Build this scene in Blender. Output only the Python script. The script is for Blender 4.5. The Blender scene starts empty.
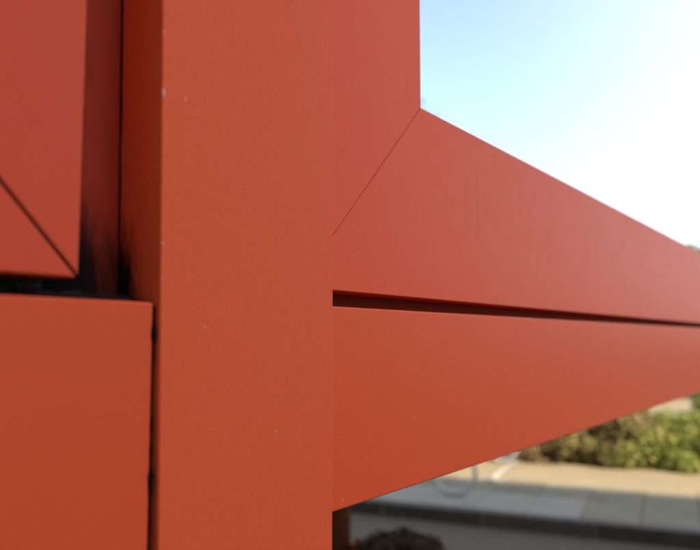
import bpy, bmesh, math, random
from mathutils import Vector, Matrix, noise
R = math.radians
random.seed(11)
SC = bpy.context.scene
COL = SC.collection

# ------------------------------------------------------------------ camera
EYE = 1.6
cam_d = bpy.data.cameras.new('camera')
cam = bpy.data.objects.new('camera', cam_d)
COL.objects.link(cam)
cam.location = (0, 0, EYE)
cam.rotation_euler = (R(90 + 5.0), 0, 0)
cam_d.sensor_width = 36.0
cam_d.lens = 720.0 / 700.0 * 36.0
cam_d.clip_start = 0.02
cam_d.clip_end = 3000
cam_d.dof.use_dof = True
cam_d.dof.focus_distance = 0.53
cam_d.dof.aperture_fstop = 6.0
SC.camera = cam

# ------------------------------------------------------------------ sky and sun
SUN_AZ, SUN_EL = 150.0, 34.0          # azimuth clockwise from the view direction (+Y)
W = bpy.data.worlds.new('World'); SC.world = W; W.use_nodes = True
nt = W.node_tree; N = nt.nodes; L = nt.links
for n_ in list(N): N.remove(n_)
wout = N.new('ShaderNodeOutputWorld'); bg = N.new('ShaderNodeBackground')
sky = N.new('ShaderNodeTexSky'); sky.sky_type = 'NISHITA'; sky.sun_disc = False
sky.sun_elevation = R(SUN_EL); sky.sun_rotation = R(SUN_AZ)
sky.air_density = 1.0; sky.dust_density = 1.2; sky.ozone_density = 1.0
# thin bright cloud veil over the sun-side half of the sky
geo = N.new('ShaderNodeTexCoord')
dotn = N.new('ShaderNodeVectorMath'); dotn.operation = 'DOT_PRODUCT'
va, ve = R(77), R(13)
dotn.inputs[1].default_value = (math.sin(va) * math.cos(ve), math.cos(va) * math.cos(ve), math.sin(ve))
L.new(geo.outputs['Generated'], dotn.inputs[0])
nz = N.new('ShaderNodeTexNoise'); nz.inputs['Scale'].default_value = 1.6; nz.inputs['Detail'].default_value = 3
L.new(geo.outputs['Generated'], nz.inputs['Vector'])
madd = N.new('ShaderNodeMath'); madd.operation = 'MULTIPLY_ADD'
madd.inputs[1].default_value = 0.12
L.new(nz.outputs['Fac'], madd.inputs[0]); L.new(dotn.outputs['Value'], madd.inputs[2])
mr = N.new('ShaderNodeMapRange'); mr.interpolation_type = 'SMOOTHERSTEP'
mr.inputs['From Min'].default_value = 0.36; mr.inputs['From Max'].default_value = 1.34; mr.inputs['To Min'].default_value = 0.04
L.new(madd.outputs[0], mr.inputs['Value'])
mixw = N.new('ShaderNodeMix'); mixw.data_type = 'RGBA'
L.new(mr.outputs['Result'], mixw.inputs['Factor'])
L.new(sky.outputs['Color'], mixw.inputs[6])
mixw.inputs[7].default_value = (6.2, 6.3, 6.3, 1)
L.new(mixw.outputs[2], bg.inputs['Color'])
bg.inputs['Strength'].default_value = 0.11
L.new(bg.outputs[0], wout.inputs[0])

sun_d = bpy.data.lights.new('sun', 'SUN'); sun = bpy.data.objects.new('sun', sun_d); COL.objects.link(sun)
sun_d.energy = 5.0; sun_d.angle = R(0.5); sun_d.color = (1.0, 0.84, 0.62)
sd = Vector((math.sin(R(SUN_AZ)) * math.cos(R(SUN_EL)), math.cos(R(SUN_AZ)) * math.cos(R(SUN_EL)), math.sin(R(SUN_EL))))
sun.rotation_euler = sd.to_track_quat('Z', 'Y').to_euler()
sun.location = sd * 60

SC.view_settings.view_transform = 'Standard'
SC.view_settings.look = 'None'
SC.view_settings.exposure = 1.62
SC.view_settings.gamma = 1.0
SC.cycles.max_bounces = 8

# ------------------------------------------------------------------ helpers
def obj(name, bm, mat, parent=None, smooth=False, label=None):
    me = bpy.data.meshes.new(name)
    bm.to_mesh(me); bm.free()
    if smooth:
        for p in me.polygons: p.use_smooth = True
    o = bpy.data.objects.new(name, me)
    if mat: me.materials.append(mat)
    COL.objects.link(o)
    if parent: o.parent = parent
    if label: o['label'] = label
    return o

def tag(o, label=None, cat=None, group=None, kind=None):
    if label: o['label'] = label
    if cat: o['category'] = cat
    if group: o['group'] = group
    if kind: o['kind'] = kind
    return o

def empty(name, loc=(0, 0, 0), rz=0.0):
    o = bpy.data.objects.new(name, None); COL.objects.link(o)
    o.location = loc; o.rotation_euler = (0, 0, rz); o.empty_display_size = 0.2
    return o

def copy_to(o, parent=None):
    c = o.copy(); COL.objects.link(c)
    if parent: c.parent = parent
    return c

def add_prism(bm, pts, ax, a, b, bevel=0.0, seg=3):
    """closed polygon pts swept along axis ax ('y' or 'z') from a to b"""
    t = bmesh.new()
    if ax == 'y': lo = [t.verts.new((p[0], a, p[1])) for p in pts]; hi = [t.verts.new((p[0], b, p[1])) for p in pts]
    else:         lo = [t.verts.new((p[0], p[1], a)) for p in pts]; hi = [t.verts.new((p[0], p[1], b)) for p in pts]
    t.faces.new(lo); t.faces.new(hi[::-1])
    n = len(pts)
    for i in range(n):
        t.faces.new((lo[i], hi[i], hi[(i + 1) % n], lo[(i + 1) % n]))
    bmesh.ops.recalc_face_normals(t, faces=t.faces)
    if bevel:
        bmesh.ops.bevel(t, geom=list(t.edges), offset=bevel, segments=seg, profile=0.5, affect='EDGES', clamp_overlap=True)
    merge(bm, t)

def merge(bm, t):
    me = bpy.data.meshes.new('tmp'); t.to_mesh(me); t.free()
    bm.from_mesh(me); bpy.data.meshes.remove(me)

def add_box(bm, x0, x1, y0, y1, z0, z1, bevel=0.0, seg=2):
    add_prism(bm, [(x0, y0), (x1, y0), (x1, y1), (x0, y1)], 'z', z0, z1, bevel, seg)

def add_tube(bm, path, rad, sides=10, closed=False):
    path = [Vector(p) for p in path]; n = len(path); rings = []
    up = Vector((0, 0, 1))
    for i, p in enumerate(path):
        if closed: d = path[(i + 1) % n] - path[i - 1]
        else: d = path[min(i + 1, n - 1)] - path[max(i - 1, 0)]
        d.normalize()
        a = d.cross(up) if abs(d.dot(up)) < 0.95 else d.cross(Vector((1, 0, 0)))
        if i and a.dot(pa) < 0: a = -a
        a.normalize(); pa = a; b = d.cross(a)
        r = rad[i] if hasattr(rad, '__len__') else rad
        rings.append([bm.verts.new(p + (a * math.cos(k * 2 * math.pi / sides) + b * math.sin(k * 2 * math.pi / sides)) * r) for k in range(sides)])
    for i in range(n if closed else n - 1):
        A, B = rings[i], rings[(i + 1) % n]
        for k in range(sides):
            bm.faces.new((A[k], A[(k + 1) % sides], B[(k + 1) % sides], B[k]))
    if not closed:
        bm.faces.new(rings[0]); bm.faces.new(rings[-1][::-1])
    bmesh.ops.recalc_face_normals(bm, faces=bm.faces)

def mat(name, color, rough=0.6, spec=0.5, var=0.0, vscale=8.0, bump=0.0, bscale=60.0, metal=0.0, coat=0.0, coord='Object'):
    m = bpy.data.materials.new(name); m.use_nodes = True
    t = m.node_tree; n = t.nodes; l = t.links
    b = n['Principled BSDF']
    b.inputs['Roughness'].default_value = rough
    b.inputs['Specular IOR Level'].default_value = spec
    b.inputs['Metallic'].default_value = metal
    b.inputs['Coat Weight'].default_value = coat
    tc = n.new('ShaderNodeTexCoord')
    if var:
        nn = n.new('ShaderNodeTexNoise'); nn.inputs['Scale'].default_value = vscale; nn.inputs['Detail'].default_value = 6
        nn.inputs['Roughness'].default_value = 0.65
        l.new(tc.outputs[coord], nn.inputs['Vector'])
        cr = n.new('ShaderNodeValToRGB')
        cr.color_ramp.elements[0].position = 0.3; cr.color_ramp.elements[1].position = 0.7
        lo = [c * (1 - var) for c in color]; hi = [min(1, c * (1 + var)) for c in color]
        cr.color_ramp.elements[0].color = (*lo, 1); cr.color_ramp.elements[1].color = (*hi, 1)
        l.new(nn.outputs['Fac'], cr.inputs['Fac']); l.new(cr.outputs['Color'], b.inputs['Base Color'])
    else:
        b.inputs['Base Color'].default_value = (*color, 1)
    if bump:
        nb = n.new('ShaderNodeTexNoise'); nb.inputs['Scale'].default_value = bscale; nb.inputs['Detail'].default_value = 5
        l.new(tc.outputs[coord], nb.inputs['Vector'])
        bp = n.new('ShaderNodeBump'); bp.inputs['Strength'].default_value = bump; bp.inputs['Distance'].default_value = 0.01
        l.new(nb.outputs['Fac'], bp.inputs['Height']); l.new(bp.outputs['Normal'], b.inputs['Normal'])
    return m

PAINT = (0.70, 0.084, 0.025)
def paint(name, grime_shade=None, streaks=False, rough=0.42, base=PAINT, spec=0.10, scuffs=False):
    """satin powder-coat red; grime: function building a 0..1 mask socket of dirt and painted shade from the object position"""
    m = bpy.data.materials.new(name); m.use_nodes = True
    t = m.node_tree; n = t.nodes; l = t.links; b = n['Principled BSDF']
    tc = n.new('ShaderNodeTexCoord')
    def noisen(scale, detail=4, vec=None, rgh=0.6):
        k = n.new('ShaderNodeTexNoise'); k.inputs['Scale'].default_value = scale; k.inputs['Detail'].default_value = detail
        k.inputs['Roughness'].default_value = rgh
        l.new(vec if vec else tc.outputs['Object'], k.inputs['Vector']); return k.outputs['Fac']
    def math_(op, a, bb=None, c=None):
        k = n.new('ShaderNodeMath'); k.operation = op
        for i, v in enumerate((a, bb, c)):
            if v is None: continue
            if isinstance(v, (int, float)): k.inputs[i].default_value = v
            else: l.new(v, k.inputs[i])
        return k.outputs[0]
    def mapr(v, a, bb, c=0.0, d=1.0, smooth=True):
        k = n.new('ShaderNodeMapRange'); k.interpolation_type = 'SMOOTHSTEP' if smooth else 'LINEAR'
        k.inputs['From Min'].default_value = a; k.inputs['From Max'].default_value = bb
        k.inputs['To Min'].default_value = c; k.inputs['To Max'].default_value = d
        l.new(v, k.inputs['Value']); return k.outputs['Result']
    def mixc(f, a, bb):
        k = n.new('ShaderNodeMix'); k.data_type = 'RGBA'
        for s, v in ((k.inputs['Factor'], f), (k.inputs[6], a), (k.inputs[7], bb)):
            if isinstance(v, (int, float)): s.default_value = v
            elif isinstance(v, tuple): s.default_value = (*v, 1)
            else: l.new(v, s)
        return k.outputs[2]
    fine = noisen(620, 3); broad = noisen(5, 4); mid = noisen(60, 4)
    c = mixc(mapr(fine, .3, .7), tuple(x * .935 for x in base), tuple(min(1, x * 1.065) for x in base))
    c = mixc(mapr(broad, .3, .75, 0, .10), c, (base[0] * 1.05, base[1] * 1.5, base[2] * 2.2))
    rg = math_('ADD', mapr(mid, .3, .7, -.03, .03), rough)
    sep = n.new('ShaderNodeSeparateXYZ'); l.new(tc.outputs['Object'], sep.inputs[0])
    if streaks:   # dried rain runs on the inclined top third of the sash
        mp = n.new('ShaderNodeMapping'); mp.inputs['Scale'].default_value = (170, 170, 4)
        l.new(tc.outputs['Object'], mp.inputs['Vector'])
        st = noisen(1.0, 3, mp.outputs[0], .55)
        f = mapr(st, .55, .66)
        f = math_('MULTIPLY', f, mapr(noisen(7, 2), .40, .58))
        f = math_('MULTIPLY', math_('MULTIPLY', f, mapr(sep.outputs['Z'], Z(.2), Z(.45))), .5)
        c = mixc(f, c, (.62, .17, .11)); rg = math_('ADD', rg, math_('MULTIPLY', f, .5))
    if scuffs:
        mp = n.new('ShaderNodeMapping'); mp.inputs['Scale'].default_value = (55, 55, 190); mp.inputs['Rotation'].default_value = (0, R(28), 0)
        l.new(tc.outputs['Object'], mp.inputs['Vector'])
        f = mapr(noisen(1.0, 2, mp.outputs[0]), .765, .80, 0, .5)
        c = mixc(f, c, (.62, .30, .22))
    # dust specks in the coat
    vo = n.new('ShaderNodeTexVoronoi'); vo.inputs['Scale'].default_value = 120
    l.new(tc.outputs['Object'], vo.inputs['Vector'])
    sp = mapr(vo.outputs['Distance'], .03, .06, .45, 0)
    spm = mapr(noisen(25, 2), .62, .68)
    c = mixc(math_('MULTIPLY', sp, spm), c, (.30, .05, .03))
    if grime_shade:
        g = grime_shade(n, l, sep, noisen, math_, mapr)
        c = mixc(g, c, (.006, .005, .005)); rg = math_('ADD', rg, math_('MULTIPLY', g, .35))
    l.new(c, b.inputs['Base Color']); l.new(rg, b.inputs['Roughness'])
    b.inputs['Specular IOR Level'].default_value = spec
    bp = n.new('ShaderNodeBump'); bp.inputs['Strength'].default_value = .10; bp.inputs['Distance'].default_value = .0006
    l.new(noisen(650, 2), bp.inputs['Height']); l.new(bp.outputs[0], b.inputs['Normal'])
    return m

# ------------------------------------------------------------------ street axes
# e runs along the street, q across it away from the camera
AZ = R(114.0)
def st(e, q, z=0.0): return (e * math.sin(AZ) - q * math.cos(AZ), e * math.cos(AZ) + q * math.sin(AZ), z)
RZ = R(90) - AZ                        # rotation that turns local x to e, local y to q
def street_obj(name, bm, m, kind='structure', parent=None):
    o = obj(name, bm, m, parent)
    if parent is None: o.rotation_euler = (0, 0, RZ)
    if kind: o['kind'] = kind
    return o

# ------------------------------------------------------------------ ground, road, pavements
M_sand = mat('sandy_ground', (.205, .168, .105), .9, .2, .12, 1.2, .3, 40)
M_asph = mat('asphalt', (.102, .080, .050), .9, .3, .25, 30, .6, 160)
M_kerb = mat('kerb_concrete', (.085, .070, .055), .85, .3, .3, 9, .5, 90)
M_joint = mat('joint_sand', (.14, .125, .095), .95, .1, .2, 40, .3, 120)
M_slab = [mat('paving_concrete', c, .85, .25, .20, 3, .35, 150) for c in
          ((.205, .173, .115), (.193, .163, .109), (.217, .183, .122), (.20, .17, .113))]
M_slab_pale = mat('paving_concrete_pale', (.25, .222, .165), .7, .4, .10, 5, .3, 150)

b = bmesh.new(); add_box(b, -900, 900, -900, 900, -0.5, -0.02); street_obj('ground', b, M_sand)
b = bmesh.new(); add_box(b, -60, 60, 2.35, 6.20, -0.1, 0.0); street_obj('road', b, M_asph)
b = bmesh.new(); add_box(b, -60, 60, 7.84, 30, -0.1, 0.112); street_obj('sandy_forecourt', b, M_sand)

def pavement(name, q0, q1, kerb_q, z_top, rows, e_range, width, e_off, kerb_range):
    """bed with slabs and kerb stones laid on it, each one its own object"""
    b = bmesh.new(); add_box(b, -60, 60, q0, q1, -0.1, z_top - 0.012)
    root = street_obj(name, b, M_joint)
    protos = []
    for k, m in enumerate(M_slab + [M_slab_pale]):
        t = bmesh.new(); dq = rows[0][1] - rows[0][0]
        add_box(t, 0.004, width - 0.004, 0.004, dq - 0.004, -0.05, 0.0, 0.005, 1)
        me = bpy.data.meshes.new('paving_slab'); t.to_mesh(me); t.free(); me.materials.append(m); protos.append(me)
    i0, i1 = e_range
    for r, (a, c) in enumerate(rows):
        for i in range(i0, i1):
            pale = name == 'far_pavement' and ((r == 0 and i in (-2, -3, -4, -5)) or (r == 1 and i in (-7, 9)))
            me = protos[-1] if pale else protos[random.randrange(len(M_slab))]
            o = bpy.data.objects.new('paving_slab', me); COL.objects.link(o); o.parent = root
            o.location = (e_off + i * width, a, z_top + random.uniform(-.003, .002))
            o.rotation_euler = (random.uniform(-.003, .003), random.uniform(-.003, .003), 0)
    t = bmesh.new(); add_box(t, 0.0005, 0.9145, 0.0, 0.125, -0.24, 0.0, 0.006, 2)
    me = bpy.data.meshes.new('kerb_stone'); t.to_mesh(me); t.free(); me.materials.append(M_kerb)
    for i in range(*kerb_range):
        o = bpy.data.objects.new('kerb_stone', me); COL.objects.link(o); o.parent = root
        o.location = (i * .915 + .3, kerb_q, z_top + random.uniform(-.002, .003))
    return root
far_pav = pavement('far_pavement', 6.20, 7.84, 6.20, .12, [(6.33, 7.08), (7.08, 7.83)], (-14, 16), .46, -.75 + .46, (-8, 9))
near_pav = pavement('near_pavement', -3.0, 2.35, 2.225, .12, [(-.05, .71), (.71, 1.47), (1.47, 2.23)], (-6, 10), .46, 0, (-4, 6))

# ------------------------------------------------------------------ tall unseen building, added behind the camera to shade the road
def building():
    root = empty('shade_building', st(0, -3.2, 0), RZ)
    tag(root, 'tall pale rendered building, unseen, added behind the viewer to shade the road', 'building')
    Mw = mat('render_wall', (.72, .67, .58), .9, .2, .06, 2, .2, 60)
    Mr = mat('roof_felt', (.12, .11, .10), .9, .2)
    Mf = mat('window_paint', (.75, .74, .70), .5, .5)
    Mg = mat('window_glass', (.02, .025, .03), .06, .6)
    Hh = SHADE_H
    b = bmesh.new(); add_box(b, -14, 34, -9, 0, 0, Hh - .35); obj('wall', b, Mw, root)
    b = bmesh.new(); add_box(b, -14.15, 34.15, -9.15, .12, Hh - .35, Hh, .02); obj('roof', b, Mr, root)
    fb = bmesh.new()
    for (x0, x1, z0, z1) in ((-.6, .6, -.75, -.68), (-.6, .6, .68, .75), (-.6, -.53, -.68, .68), (.53, .6, -.68, .68), (-.03, .03, -.68, .68)):
        add_box(fb, x0, x1, 0.002, .06, z0, z1)
    mf = bpy.data.meshes.new('window'); fb.to_mesh(mf); fb.free(); mf.materials.append(Mf)
    gb = bmesh.new(); add_box(gb, -.53, .53, 0.004, .03, -.68, .68)
    mg = bpy.data.meshes.new('pane'); gb.to_mesh(mg); gb.free(); mg.materials.append(Mg)
    for fl in range(3):
        for k in range(15):
            w = bpy.data.objects.new('window', mf); COL.objects.link(w); w.parent = root
            w.location = (-11.5 + k * 3.1, 0, 1.7 + fl * 3.1)
            p = bpy.data.objects.new('pane', mg); COL.objects.link(p); p.parent = w
SHADE_H = .12 + (7.6 + 3.2 - .12) / (-math.cos(R(SUN_AZ) - (AZ - R(90))) / math.tan(R(SUN_EL)))
building()

# ------------------------------------------------------------------ the red frame
D = 0.30
FU = math.atan2(.81387, .58105)
root = empty('window_frame', (-.81387 * D, .58105 * D, 0), FU)
tag(root, 'coral red painted metal window frame with wide post and mitred sashes filling the foreground', 'window frame')
def S(v): return v * D
def Z(v): return EYE + v * D
TOP = EYE + 1.35                       # head of the frame, out of view
GD = .0308                              # depth of the grooves
# faint scratches: place on the face, length, slope
SCR_POST = [(.872, .437, .0042, R(65)), (.93, .02, .0022, R(80)), (1.13, -.19, .002, R(20)), (1.02, .30, .0014, R(50))]
SCR_RAIL = [(1.70, -.213, .0062, R(62)), (1.37, -.372, .004, R(30)), (1.47, -.29, .002, R(75)), (2.3, -.10, .005, R(40))]
# --- post: box body with a cover flange lapping the right sash
def drips(n, l, noisen, sc):
    tc = n.new('ShaderNodeTexCoord'); mp = n.new('ShaderNodeMapping'); mp.inputs['Scale'].default_value = (sc, sc, sc * .22)
    l.new(tc.outputs['Object'], mp.inputs['Vector']); return noisen(1.0, 5, mp.outputs[0], .72)
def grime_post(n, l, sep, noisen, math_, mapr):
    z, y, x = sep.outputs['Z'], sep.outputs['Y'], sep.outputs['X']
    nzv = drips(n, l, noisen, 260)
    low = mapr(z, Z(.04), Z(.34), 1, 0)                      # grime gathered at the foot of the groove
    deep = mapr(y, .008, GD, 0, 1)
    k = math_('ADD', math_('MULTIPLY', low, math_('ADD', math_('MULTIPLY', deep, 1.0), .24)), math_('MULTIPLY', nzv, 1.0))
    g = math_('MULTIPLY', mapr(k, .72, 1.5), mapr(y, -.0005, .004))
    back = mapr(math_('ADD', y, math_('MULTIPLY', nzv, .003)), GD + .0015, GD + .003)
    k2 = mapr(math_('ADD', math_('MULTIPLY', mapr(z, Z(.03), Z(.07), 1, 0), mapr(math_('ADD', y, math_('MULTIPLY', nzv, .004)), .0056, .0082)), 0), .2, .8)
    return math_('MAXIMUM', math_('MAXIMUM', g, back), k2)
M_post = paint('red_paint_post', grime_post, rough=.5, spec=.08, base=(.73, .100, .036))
b = bmesh.new()
PL = S(.8222)                          # left arris of the post at mid height; it leans a little
LEAN = -.0184
def lean(bm, xmax):
    for v in bm.verts:
        if xmax < v.co.x < S(.95): v.co.x += LEAN * (v.co.z - Z(.19))
PF = -.0022                            # post front stands proud
pp = [(PL, PF), (S(1.3235), PF), (S(1.3235), -.0002), (S(1.185), -.0002), (S(1.185), .11), (PL, .11)]
add_prism(b, pp, 'z', .02, TOP + .1, .0011, 3)
lean(b, S(.7))
post = obj('post', b, M_post, root)
# paint chips along the left arris of the post
M_chip = mat('bare_primer', (.66, .30, .20), .8, .05, .3, 400)
for (zc, w, h) in ((.33, .0004, .0009), (.4345, .0013, .0046), (.427, .0006, .002), (.545, .0009, .0019), (.52, .0004, .0007), (.165, .0008, .0017), (.103, .0007, .0014), (.27, .0004, .0008), (-.5, .0006, .001)):
    t = bmesh.new()
    bmesh.ops.create_icosphere(t, subdivisions=2, radius=1)
    for v in t.verts:
        k = 1 + .35 * noise.noise(v.co * 2 + Vector((zc * 40, 0, 0)))
        v.co = Vector((v.co.x * w * k, v.co.y * .0005, v.co.z * h * .5 * k))
    o = obj('paint_chip', t, M_chip, post, True); o.location = (PL + LEAN * (zc - .19) * D + .0009, PF + .00005, Z(zc))

def scratch(x, z, ln, ang, m, y, w=.00022):
    t = bmesh.new(); n = 6; up = []; lo = []
    for k in range(n + 1):
        a = k / n - .5; px, pz = a * ln, .04 * ln * math.sin(a * 5)
        ww = w * (1 - (2 * a) ** 2) + .00002
        up.append(t.verts.new((px, 0, pz + ww))); lo.append(t.verts.new((px, 0, pz - ww)))
    for k in range(n): t.faces.new((lo[k], lo[k + 1], up[k + 1], up[k]))
    o = obj('scratch', t, m, root); o.location = (x, y, z); o.rotation_euler = (0, -ang, 0)
M_scr = mat('scratched_coat', (.80, .42, .32), .7, .3)
for (x, z, ln, ang) in SCR_POST: scratch(S(x), Z(z), ln, ang, M_scr, PF - .00008)
for (x, z, ln, ang) in SCR_RAIL: scratch(S(x), Z(z), ln, ang, M_scr, -.00008)
# --- right sash
M_sash = paint('red_paint_sash', None, True, rough=.42, spec=.085, base=(.74, .082, .027))
M_low = paint('red_paint_rail', None, False, rough=.42, scuffs=False, spec=.08, base=(.73, .088, .027))
def mirror_poly(pts): return pts
RB, RT, RS = .1106, .6545, 1.7493      # bottom and top of the sash rail, right edge of the stile
RL = 2.75 / D * .97
G = .0011                              # half the mitre joint
def gap_shift(pts, dx, dz): return [(p[0] + dx, p[1] + dz) for p in pts]
x_in, x_out = S(RS), S(RS - (RT - RB))
zb, zt = Z(RB), Z(RT)
# stile above the mitre, rail below it
stile = [(x_out, zb), (x_in, zt + .0), (x_in, TOP), (x_out, TOP)]
b = bmesh.new(); add_prism(b, gap_shift(stile, -.0002, .0002), 'y', 0, .055, .0005, 3)
sash_r = obj('stile', b, M_sash, root)
rail = [(x_out, zb), (S(9.2), zb), (S(9.2) - S(RT - RB), zt), (x_in, zt)]
b = bmesh.new(); add_prism(b, rail, 'y', .0, .055, .0006, 3)
obj('sash_rail', b, M_sash, root)
head = [(x_out + .004, TOP + .002), (x_in, TOP + .002), (S(9.2) - S(RT - RB), TOP + .002), (S(9.2), TOP + .002), (S(9.2), TOP + .16), (x_out + .004, TOP + .16)]
b = bmesh.new(); add_prism(b, head, 'y', .0, .055, .001, 2); obj('head_rail', b, M_sash, root)
b = bmesh.new(); add_prism(b, [(S(9.2), zb + .004), (S(9.2), TOP), (S(9.2) - S(RT - RB) + .001, TOP), (S(9.2) - S(RT - RB) + .001, zt + .0015)], 'y', 0, .055, .0008, 2)
obj('stile', b, M_sash, root)
# --- lower rail to the right
b = bmesh.new()
add_prism(b, [(S(1.19), Z(-.393)), (S(9.25), Z(-.393)), (S(9.25), Z(.0736)), (S(1.19), Z(.0736))], 'y', 0, .07, .0016, 4)
obj('lower_rail', b, M_low, root)
# groove strip between sash and lower rail
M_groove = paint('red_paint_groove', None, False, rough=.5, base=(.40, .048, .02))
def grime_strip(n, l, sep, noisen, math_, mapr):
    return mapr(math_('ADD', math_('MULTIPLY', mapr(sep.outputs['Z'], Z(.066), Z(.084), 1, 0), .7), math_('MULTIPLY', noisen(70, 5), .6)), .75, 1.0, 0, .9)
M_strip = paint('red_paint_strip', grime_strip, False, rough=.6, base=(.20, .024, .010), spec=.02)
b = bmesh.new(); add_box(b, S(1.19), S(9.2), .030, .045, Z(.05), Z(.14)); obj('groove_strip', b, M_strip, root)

# --- left sash, mirrored mitre
LB, LS = .0955, .667
LT = LB + .545
M_left = paint('red_paint_left', None, False, rough=.42, base=(.63, .070, .027))  # frame red darkened: lens falloff on the left painted into the base
lx, lo_ = S(LS), S(LS - .545)
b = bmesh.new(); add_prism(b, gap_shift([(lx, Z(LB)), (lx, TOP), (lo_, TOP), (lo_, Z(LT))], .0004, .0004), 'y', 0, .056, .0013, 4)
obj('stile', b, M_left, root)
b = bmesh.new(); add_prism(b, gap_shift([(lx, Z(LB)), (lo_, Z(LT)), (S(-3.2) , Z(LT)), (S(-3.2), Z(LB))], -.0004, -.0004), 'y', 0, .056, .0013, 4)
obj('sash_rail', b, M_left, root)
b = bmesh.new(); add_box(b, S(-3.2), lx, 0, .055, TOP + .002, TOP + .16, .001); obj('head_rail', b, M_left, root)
def joint(xa, za, xb, zb_, w, y):
    d = Vector((xb - xa, zb_ - za)).normalized(); nn = Vector((-d.y, d.x)) * w
    b = bmesh.new()
    add_prism(b, [(xa + nn.x, za + nn.y), (xb + nn.x, zb_ + nn.y), (xb - nn.x, zb_ - nn.y), (xa - nn.x, za - nn.y)], 'y', y, .024)
    return obj('mitre_joint', b, M_joint_black, root)
M_joint_black = mat('mitre_joint_filler', (.006, .004, .004), .8, .1)
joint(lx - .0006, Z(LB) + .0006, lo_, Z(LT), .0005, .0007)
joint(x_in - .0004, zt - .0004, x_out, zb, .00028, .0006)
# dirty backing of the groove between left sash and post: rounded gasket cover plus joint
def grime_shade_chan(n, l, sep, noisen, math_, mapr):
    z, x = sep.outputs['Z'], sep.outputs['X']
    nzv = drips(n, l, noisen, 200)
    low = mapr(z, Z(.10), Z(.30), 1, 0)  # dirt gathered at the foot
    side = mapr(x, S(.685), S(.80), 1, 0)  # painted shade, not dirt: darkens towards the stile over the full height
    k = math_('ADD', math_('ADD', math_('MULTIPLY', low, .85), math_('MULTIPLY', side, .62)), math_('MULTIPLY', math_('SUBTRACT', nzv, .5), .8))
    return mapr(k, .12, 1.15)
M_chan = paint('red_paint_channel', grime_shade_chan, False, rough=.5, base=(.36, .036, .015), spec=.08)  # base darker than the frame's red: shade of the groove in the colour
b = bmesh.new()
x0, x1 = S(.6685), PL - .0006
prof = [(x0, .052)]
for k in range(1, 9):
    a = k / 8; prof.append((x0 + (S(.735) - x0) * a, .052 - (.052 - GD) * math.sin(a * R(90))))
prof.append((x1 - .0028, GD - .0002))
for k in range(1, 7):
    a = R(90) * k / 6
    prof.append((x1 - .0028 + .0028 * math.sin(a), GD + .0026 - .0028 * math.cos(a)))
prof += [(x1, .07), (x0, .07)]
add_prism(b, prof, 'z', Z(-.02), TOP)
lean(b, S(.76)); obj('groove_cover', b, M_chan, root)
# black silicone bead in the joint beside the lower left panel
M_dirt = mat('packed_dirt', (.026, .024, .023), .9, .1, .7, 130, .9, 300)
M_bead = mat('black_sealant', (.004, .003, .003), .8, .1, .4, 300, .5, 400)
def bead(xc, yc, z0, z1, r0, lumps):
    path = []; rad = []; n = 150
    for i in range(n + 1):
        z = z0 + (z1 - z0) * i / n
        r = r0 * (1 + .35 * noise.noise(Vector((z * 160, 1, 2))) + .3 * noise.noise(Vector((z * 600, 4, 2))))
        for (zl, w, k) in lumps: r += k * math.exp(-((z - zl) / w) ** 2)
        path.append((xc + .0006 * noise.noise(Vector((z * 90, 9, 3))), yc, z)); rad.append(max(.0003, r))
    t = bmesh.new(); add_tube(t, path, rad, 8)
    return obj('sealant_bead', t, M_bead, root, True)
rb = random.Random(4)
bead(S(.8180), .0016, Z(-2.0), Z(.055), .00045, [(Z(rb.uniform(-.6, .06)), rb.uniform(.001, .005), rb.uniform(.0002, .0009)) for _ in range(38)] + [(Z(-.236), .0045, .0019), (Z(-.262), .003, .0014), (Z(-.31), .004, .0007), (Z(-.36), .006, .0008), (Z(.03), .008, .0007), (Z(-.03), .006, .0005)])
b = bmesh.new(); add_box(b, S(-3.2), x0 - .0002, .030, .054, Z(.0622), Z(.0953)); obj('groove_strip', b, M_dirt, root)
# --- lower left panel
M_panel = paint('red_paint_panel', None, False, rough=.44, base=(.67, .082, .027))  # base lowered like the left sash, lens falloff painted in
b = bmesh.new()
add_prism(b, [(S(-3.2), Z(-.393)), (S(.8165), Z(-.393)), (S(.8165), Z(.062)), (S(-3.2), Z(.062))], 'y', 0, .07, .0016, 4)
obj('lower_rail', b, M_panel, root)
# black dirt packed in the groove above the left panel
t = bmesh.new()
nx = 90
for iy in range(2):
    pass
vg = []
for i in range(nx + 1):
    x = S(-.2) + (S(.833) - S(-.2)) * i / nx; row = []
    for j in range(9):
        y = .004 + (.031 - .004) * j / 8
        h = Z(.0628) + .0006 + .0055 * (j / 8) ** 1.5 * (.6 + .8 * abs(noise.noise(Vector((x * 70, y * 70, 0))))) + .0008 * noise.noise(Vector((x * 400, y * 400, 3)))
        row.append(t.verts.new((x, y, h)))
    vg.append(row)
for i in range(nx):
    for j in range(8): t.faces.new((vg[i][j], vg[i + 1][j], vg[i + 1][j + 1], vg[i][j + 1]))
o = obj('packed_dirt', t, M_dirt, root, True)

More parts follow.
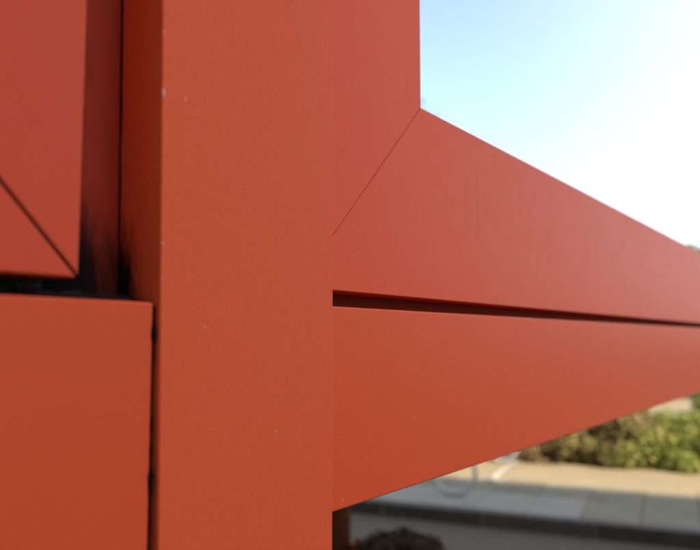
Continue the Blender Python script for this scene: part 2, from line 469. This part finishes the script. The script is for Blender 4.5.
# ------------------------------------------------------------------ things in the street
M_galv = mat('galvanised_steel', (.36, .37, .36), .5, .5, .12, 30, .1, 90, metal=.4)
def bike_stand():
    r = empty('bicycle_stand', st(-1.92, 6.72, .12), RZ)
    tag(r, 'galvanised tubular bicycle stand with ring hoops on the far pavement', 'bicycle stand')
    b = bmesh.new(); add_tube(b, [(.17, .74, .03), (.17, 1.5, .03), (.17, 2.22, .03)], .014, 12); obj('ground_rail', b, M_galv, r, True)
    for k in range(2):
        b = bmesh.new()
        add_tube(b, [(.205 * math.cos(a), 0, .225 + .205 * math.sin(a)) for a in [i * 2 * math.pi / 40 for i in range(40)]], .019, 10, True)
        o = obj('hoop', b, M_galv, r, True); o.location = (0, (0, 2.05)[k], 0)
    for k in range(2):
        b = bmesh.new(); add_box(b, .12, .22, .9 + k * 1.0, 1.0 + k * 1.0, 0, .008, .002); obj('foot_plate', b, M_galv, r)
bike_stand()

def leaf_mat(name, cols, rough=.55, trans=.25):
    m = bpy.data.materials.new(name); m.use_nodes = True
    t = m.node_tree; n = t.nodes; l = t.links; b = n['Principled BSDF']
    at = n.new('ShaderNodeAttribute'); at.attribute_name = 'shade'; at.attribute_type = 'GEOMETRY'
    cr = n.new('ShaderNodeValToRGB'); cr.color_ramp.interpolation = 'LINEAR'
    els = cr.color_ramp.elements
    while len(els) < len(cols): els.new(.5)
    for i, c in enumerate(cols): els[i].position = i / (len(cols) - 1); els[i].color = (*c, 1)
    l.new(at.outputs['Fac'], cr.inputs['Fac']); l.new(cr.outputs['Color'], b.inputs['Base Color'])
    b.inputs['Roughness'].default_value = rough; b.inputs['Specular IOR Level'].default_value = .3
    tr = n.new('ShaderNodeBsdfTranslucent'); l.new(cr.outputs['Color'], tr.inputs['Color'])
    mx = n.new('ShaderNodeMixShader'); mx.inputs[0].default_value = trans
    l.new(b.outputs[0], mx.inputs[1]); l.new(tr.outputs[0], mx.inputs[2]); l.new(mx.outputs[0], n['Material Output'].inputs[0])
    return m

def leaves(name, pts, size, m, parent, rng, jit=.5, aspect=.55):
    """pts: (position, outward normal, shade value) -> folded four-sided leaves"""
    V = []; F = []; sh = []
    for (p, nrm, s) in pts:
        d = Vector((rng.gauss(0, 1), rng.gauss(0, 1), rng.gauss(0, 1) + .3)).normalized()
        nn = (nrm + d * jit).normalized(); a = nn.orthogonal().normalized()
        a.rotate(Matrix.Rotation(rng.uniform(0, 6.28), 3, nn)); c = nn.cross(a)
        L_ = size * rng.uniform(.6, 1.35); w = L_ * aspect; i = len(V)
        V += [p - a * L_ * .5, p + c * w * .5 + nn * L_ * .08, p + a * L_ * .5 - nn * L_ * .12, p - c * w * .5 + nn * L_ * .08]
        F.append((i, i + 1, i + 2, i + 3)); sh += [s] * 4
    me = bpy.data.meshes.new(name); me.from_pydata([tuple(v) for v in V], [], F); me.materials.append(m)
    a = me.attributes.new('shade', 'FLOAT', 'POINT'); a.data.foreach_set('value', sh)
    o = bpy.data.objects.new(name, me); COL.objects.link(o); o.parent = parent
    return o

M_twig = mat('twig_bark', (.10, .065, .04), .9, .2, .3, 40, .3, 80)
M_green = leaf_mat('shrub_leaf', [(.05, .07, .012), (.10, .14, .02), (.17, .19, .035), (.27, .24, .07)])
M_mixed = leaf_mat('mixed_leaf', [(.06, .038, .018), (.11, .08, .03), (.15, .135, .04), (.22, .17, .08)])
M_brown = leaf_mat('dry_leaf', [(.07, .04, .02), (.13, .08, .035), (.24, .17, .09), (.16, .16, .04)])
def shrub(name, label, e0, e1, q0, q1, h, n, m, seed, size, bias, hv=.12):
    rng = random.Random(seed); rt = empty(name, st((e0 + e1) / 2, (q0 + q1) / 2, .1), RZ)
    tag(rt, label, 'shrub', 'shrubs along the back of the pavement')
    wx, wy = (e1 - e0) / 2, (q1 - q0) / 2; pts = []
    blobs = []
    for k in range(int(90 * wx * wy) + 60):
        x, y = rng.uniform(-wx, wx) * .92, rng.uniform(-wy, wy) * .8
        hh = h * (1 + hv * 2 * noise.noise(Vector((x * 1.7 + seed, y * 1.7, 0)))) * (1 - .3 * (abs(y) / wy) ** 3) * (1 - .25 * (abs(x) / wx) ** 6)
        z = rng.choice([rng.uniform(.08, hh - .12), rng.uniform(.08, .25), hh - .12])
        blobs.append((Vector((x, y, max(.1, z))), rng.uniform(.12, .22), rng.random()))
    for k in range(n):
        c, r, s = blobs[rng.randrange(len(blobs))]
        d = Vector((rng.gauss(0, 1), rng.gauss(0, 1), rng.gauss(0, 1))).normalized()
        p = c + d * r * rng.uniform(.55, 1.1)
        if p.z < .01: p.z = rng.uniform(.01, .06)
        v = min(1, max(0, s * .3 + rng.random() * .7 + bias))
        pts.append((p, d, v))
    leaves('foliage', pts, size, m, rt, rng)
    b = bmesh.new()
    for k in range(26):
        x, y = rng.uniform(-wx, wx) * .8, rng.uniform(-wy, wy) * .6
        pth = [Vector((x, y, -.02))]
        for j in range(4): pth.append(pth[-1] + Vector((rng.uniform(-.07, .07), rng.uniform(-.07, .07), h * .22)))
        add_tube(b, pth, [.010, .008, .007, .005, .003], 5)
    o = obj('twigs', b, M_twig, rt, True); o['kind'] = 'stuff'
    return rt
shrub('shrub', 'brown half dry shrub at the left end, beside the bicycle stand', -3.4, -1.0, 8.80, 9.75, .60, 15000, M_brown, 3, .055, -.05)
shrub('shrub', 'mixed brown and green shrub in the middle of the hedge row', -1.35, -.30, 8.80, 9.80, .72, 17000, M_mixed, 5, .055, .05)
shrub('shrub', 'yellow green leafy shrub at the right edge of the view', -.75, 2.4, 8.82, 9.9, .56, 34000, M_green, 8, .055, .12)
shrub('shrub', 'small dark green shrub standing on the sunlit sand behind the hedge', .42, 1.0, 15.4, 16.2, .42, 2600, M_green, 9, .06, -.25)

# distant dark hedge across the sandy forecourt
def far_hedge():
    rng = random.Random(21); rt = empty('hedge', st(6, 20.3, .1), RZ)
    tag(rt, 'dark distant evergreen hedge across the sunlit sandy forecourt', 'hedge')
    pts = []
    for k in range(14000):
        x = rng.uniform(-10, 10); z = rng.uniform(0, 1.5); y = rng.choice([-.5, -.5, .5]) + rng.gauss(0, .1)
        if rng.random() < .3: z = 1.45 + rng.gauss(0, .08); y = rng.uniform(-.5, .5)
        pts.append((Vector((x, y, z)), Vector((0, -1, .4)), rng.random() * .5))
    leaves('foliage', pts, .16, leaf_mat('evergreen', [(.012, .016, .008), (.03, .04, .015), (.05, .06, .02)]), rt, rng)
    b = bmesh.new(); add_box(b, -9.9, 9.9, -.38, .38, 0, 1.38); obj('inner_twigs', b, M_twig, rt)
far_hedge()

rng_l = random.Random(5)
fl = leaves('fallen_leaves', [(Vector((rng_l.uniform(-4, 3), rng_l.choice([rng_l.uniform(4.2, 6.1), rng_l.uniform(5.9, 6.18)]), rng_l.uniform(.004, .012))), Vector((0, 0, 1)), rng_l.random()) for _ in range(60)] +
     [(Vector((rng_l.uniform(-4, 3), rng_l.choice([rng_l.uniform(6.4, 8.7), rng_l.uniform(8.4, 8.85)]), rng_l.uniform(.126, .135))), Vector((0, 0, 1)), rng_l.random()) for _ in range(70)],
     .042, leaf_mat('fallen_leaf', [(.10, .06, .03), (.22, .15, .07), (.30, .24, .12)]), None, rng_l, .25)
fl.rotation_euler = (0, 0, RZ); fl['kind'] = 'stuff'; fl['label'] = 'dry fallen leaves scattered over the road edge and paving'; fl['category'] = 'leaves'

def tree(label, e_x, e_y, h, crown_r, crown_h, seed, cols, n):
    rng = random.Random(seed); rt = empty('tree', (e_x, e_y, 0)); tag(rt, label, 'tree', 'trees beyond the forecourt')
    b = bmesh.new(); pth = [Vector((0, 0, -.05))]
    for k in range(7): pth.append(Vector((rng.uniform(-.08, .08) * k, rng.uniform(-.08, .08) * k, (k + 1) * h * .92 / 7)))
    add_tube(b, pth, [.022 * h * (1 - .12 * k) for k in range(8)], 8)
    ends = []
    for k in range(16):
        base = pth[3 + k % 4]; a = rng.uniform(0, 6.28); ln = crown_r * rng.uniform(.5, .95)
        tip = base + Vector((math.cos(a) * ln, math.sin(a) * ln, rng.uniform(.15, .35) * crown_h))
        mid = (base + tip) / 2 + Vector((0, 0, .12 * ln)); add_tube(b, [base, mid, tip], [.05, .03, .012], 5); ends += [mid, tip]
    ends += [pth[-1], pth[-1] + Vector((0, 0, h * .05))]
    obj('trunk', b, M_twig, rt, True)
    pts = []
    for k in range(n):
        c = ends[rng.randrange(len(ends))]; d = Vector((rng.gauss(0, 1), rng.gauss(0, 1), rng.gauss(0, .7)))
        p = c + d * crown_r * .2
        p.z = min(p.z, h)
        pts.append((p, d.normalized() if d.length > 0 else Vector((0, 0, 1)), rng.random()))
    leaves('crown', pts, .22, leaf_mat('tree_leaf', cols), rt, rng)
TREE_COL = [(.03, .045, .015), (.06, .085, .025), (.10, .13, .04)]
tree('tall leafy tree whose tip shows at the inner corner of the sash', 2.1, 27, 10.3, 2.0, 3.4, 31, TREE_COL, 6000)
tree('small leafy tree whose tip shows over the sash rail at the right edge', 14.2, 30, 5.42, 1.0, 2.6, 32, TREE_COL, 2600)

# brown steel post in the shade below the rail
def rear_post():
    M_rust = mat('rusty_brown_steel', (.060, .018, .007), .85, .06, .35, 25, .3, 120)
    M_or = mat('orange_red_cap', (.15, .032, .013), .7, .1, .1, 60)
    rt = empty('bollard', (-.035, 2.42, .12)); tag(rt, 'rusty brown steel post in the shade under the red rail', 'bollard')
    b = bmesh.new(); add_tube(b, [(0, 0, 0), (0, 0, .6), (0, 0, 1.13)], .038, 16); obj('shaft', b, M_rust, rt, True)
    b = bmesh.new(); add_tube(b, [(0, 0, 0), (0, 0, .012)], .075, 20); obj('base_plate', b, M_rust, rt)
    b = bmesh.new(); add_tube(b, [(0, 0, 1.13), (0, 0, 1.145), (0, 0, 1.155)], [.042, .042, .030], 16); obj('cap', b, M_rust, rt)
    b = bmesh.new(); add_tube(b, [(.036, -.01, .80), (.06, -.012, .805), (.062, -.012, .83)], [.012, .014, .013], 10); obj('hook', b, M_or, rt, True, 'orange red hook')
rear_post()

def potted_bush():
    rng = random.Random(77); rt = empty('potted_shrub', (.158, 2.3, .12)); tag(rt, 'rounded dark brown shaggy shrub in a pot below the red rail', 'potted shrub')
    M_pot = mat('dark_pot', (.05, .035, .028), .7, .3, .2, 20)
    b = bmesh.new(); add_tube(b, [(0, 0, 0), (0, 0, .05), (0, 0, .36), (0, 0, .40), (0, 0, .42)], [.10, .105, .15, .165, .155], 20); obj('pot', b, M_pot, rt, True)
    b = bmesh.new(); add_tube(b, [(0, 0, .40), (.006, 0, .5), (0, .004, .62)], [.018, .015, .012], 8); obj('stem', b, M_twig, rt, True)
    pts = []
    for k in range(16000):
        d = Vector((rng.gauss(0, 1), rng.gauss(0, 1), rng.gauss(0, 1))).normalized()
        r = 1 + .10 * noise.noise(d * 3.2) + .05 * noise.noise(d * 9)
        p = Vector((d.x * .178, d.y * .178, d.z * .163)) * r * rng.uniform(.72, 1.0) + Vector((0, 0, .722))
        pts.append((p, d, min(1, max(0, .5 + .5 * noise.noise(d * 6) + rng.uniform(-.25, .25)))))
    leaves('foliage', pts, .018, leaf_mat('dark_leaf', [(.026, .013, .005), (.048, .026, .010), (.078, .044, .018)], rough=.9, trans=.1), rt, rng)
potted_bush()
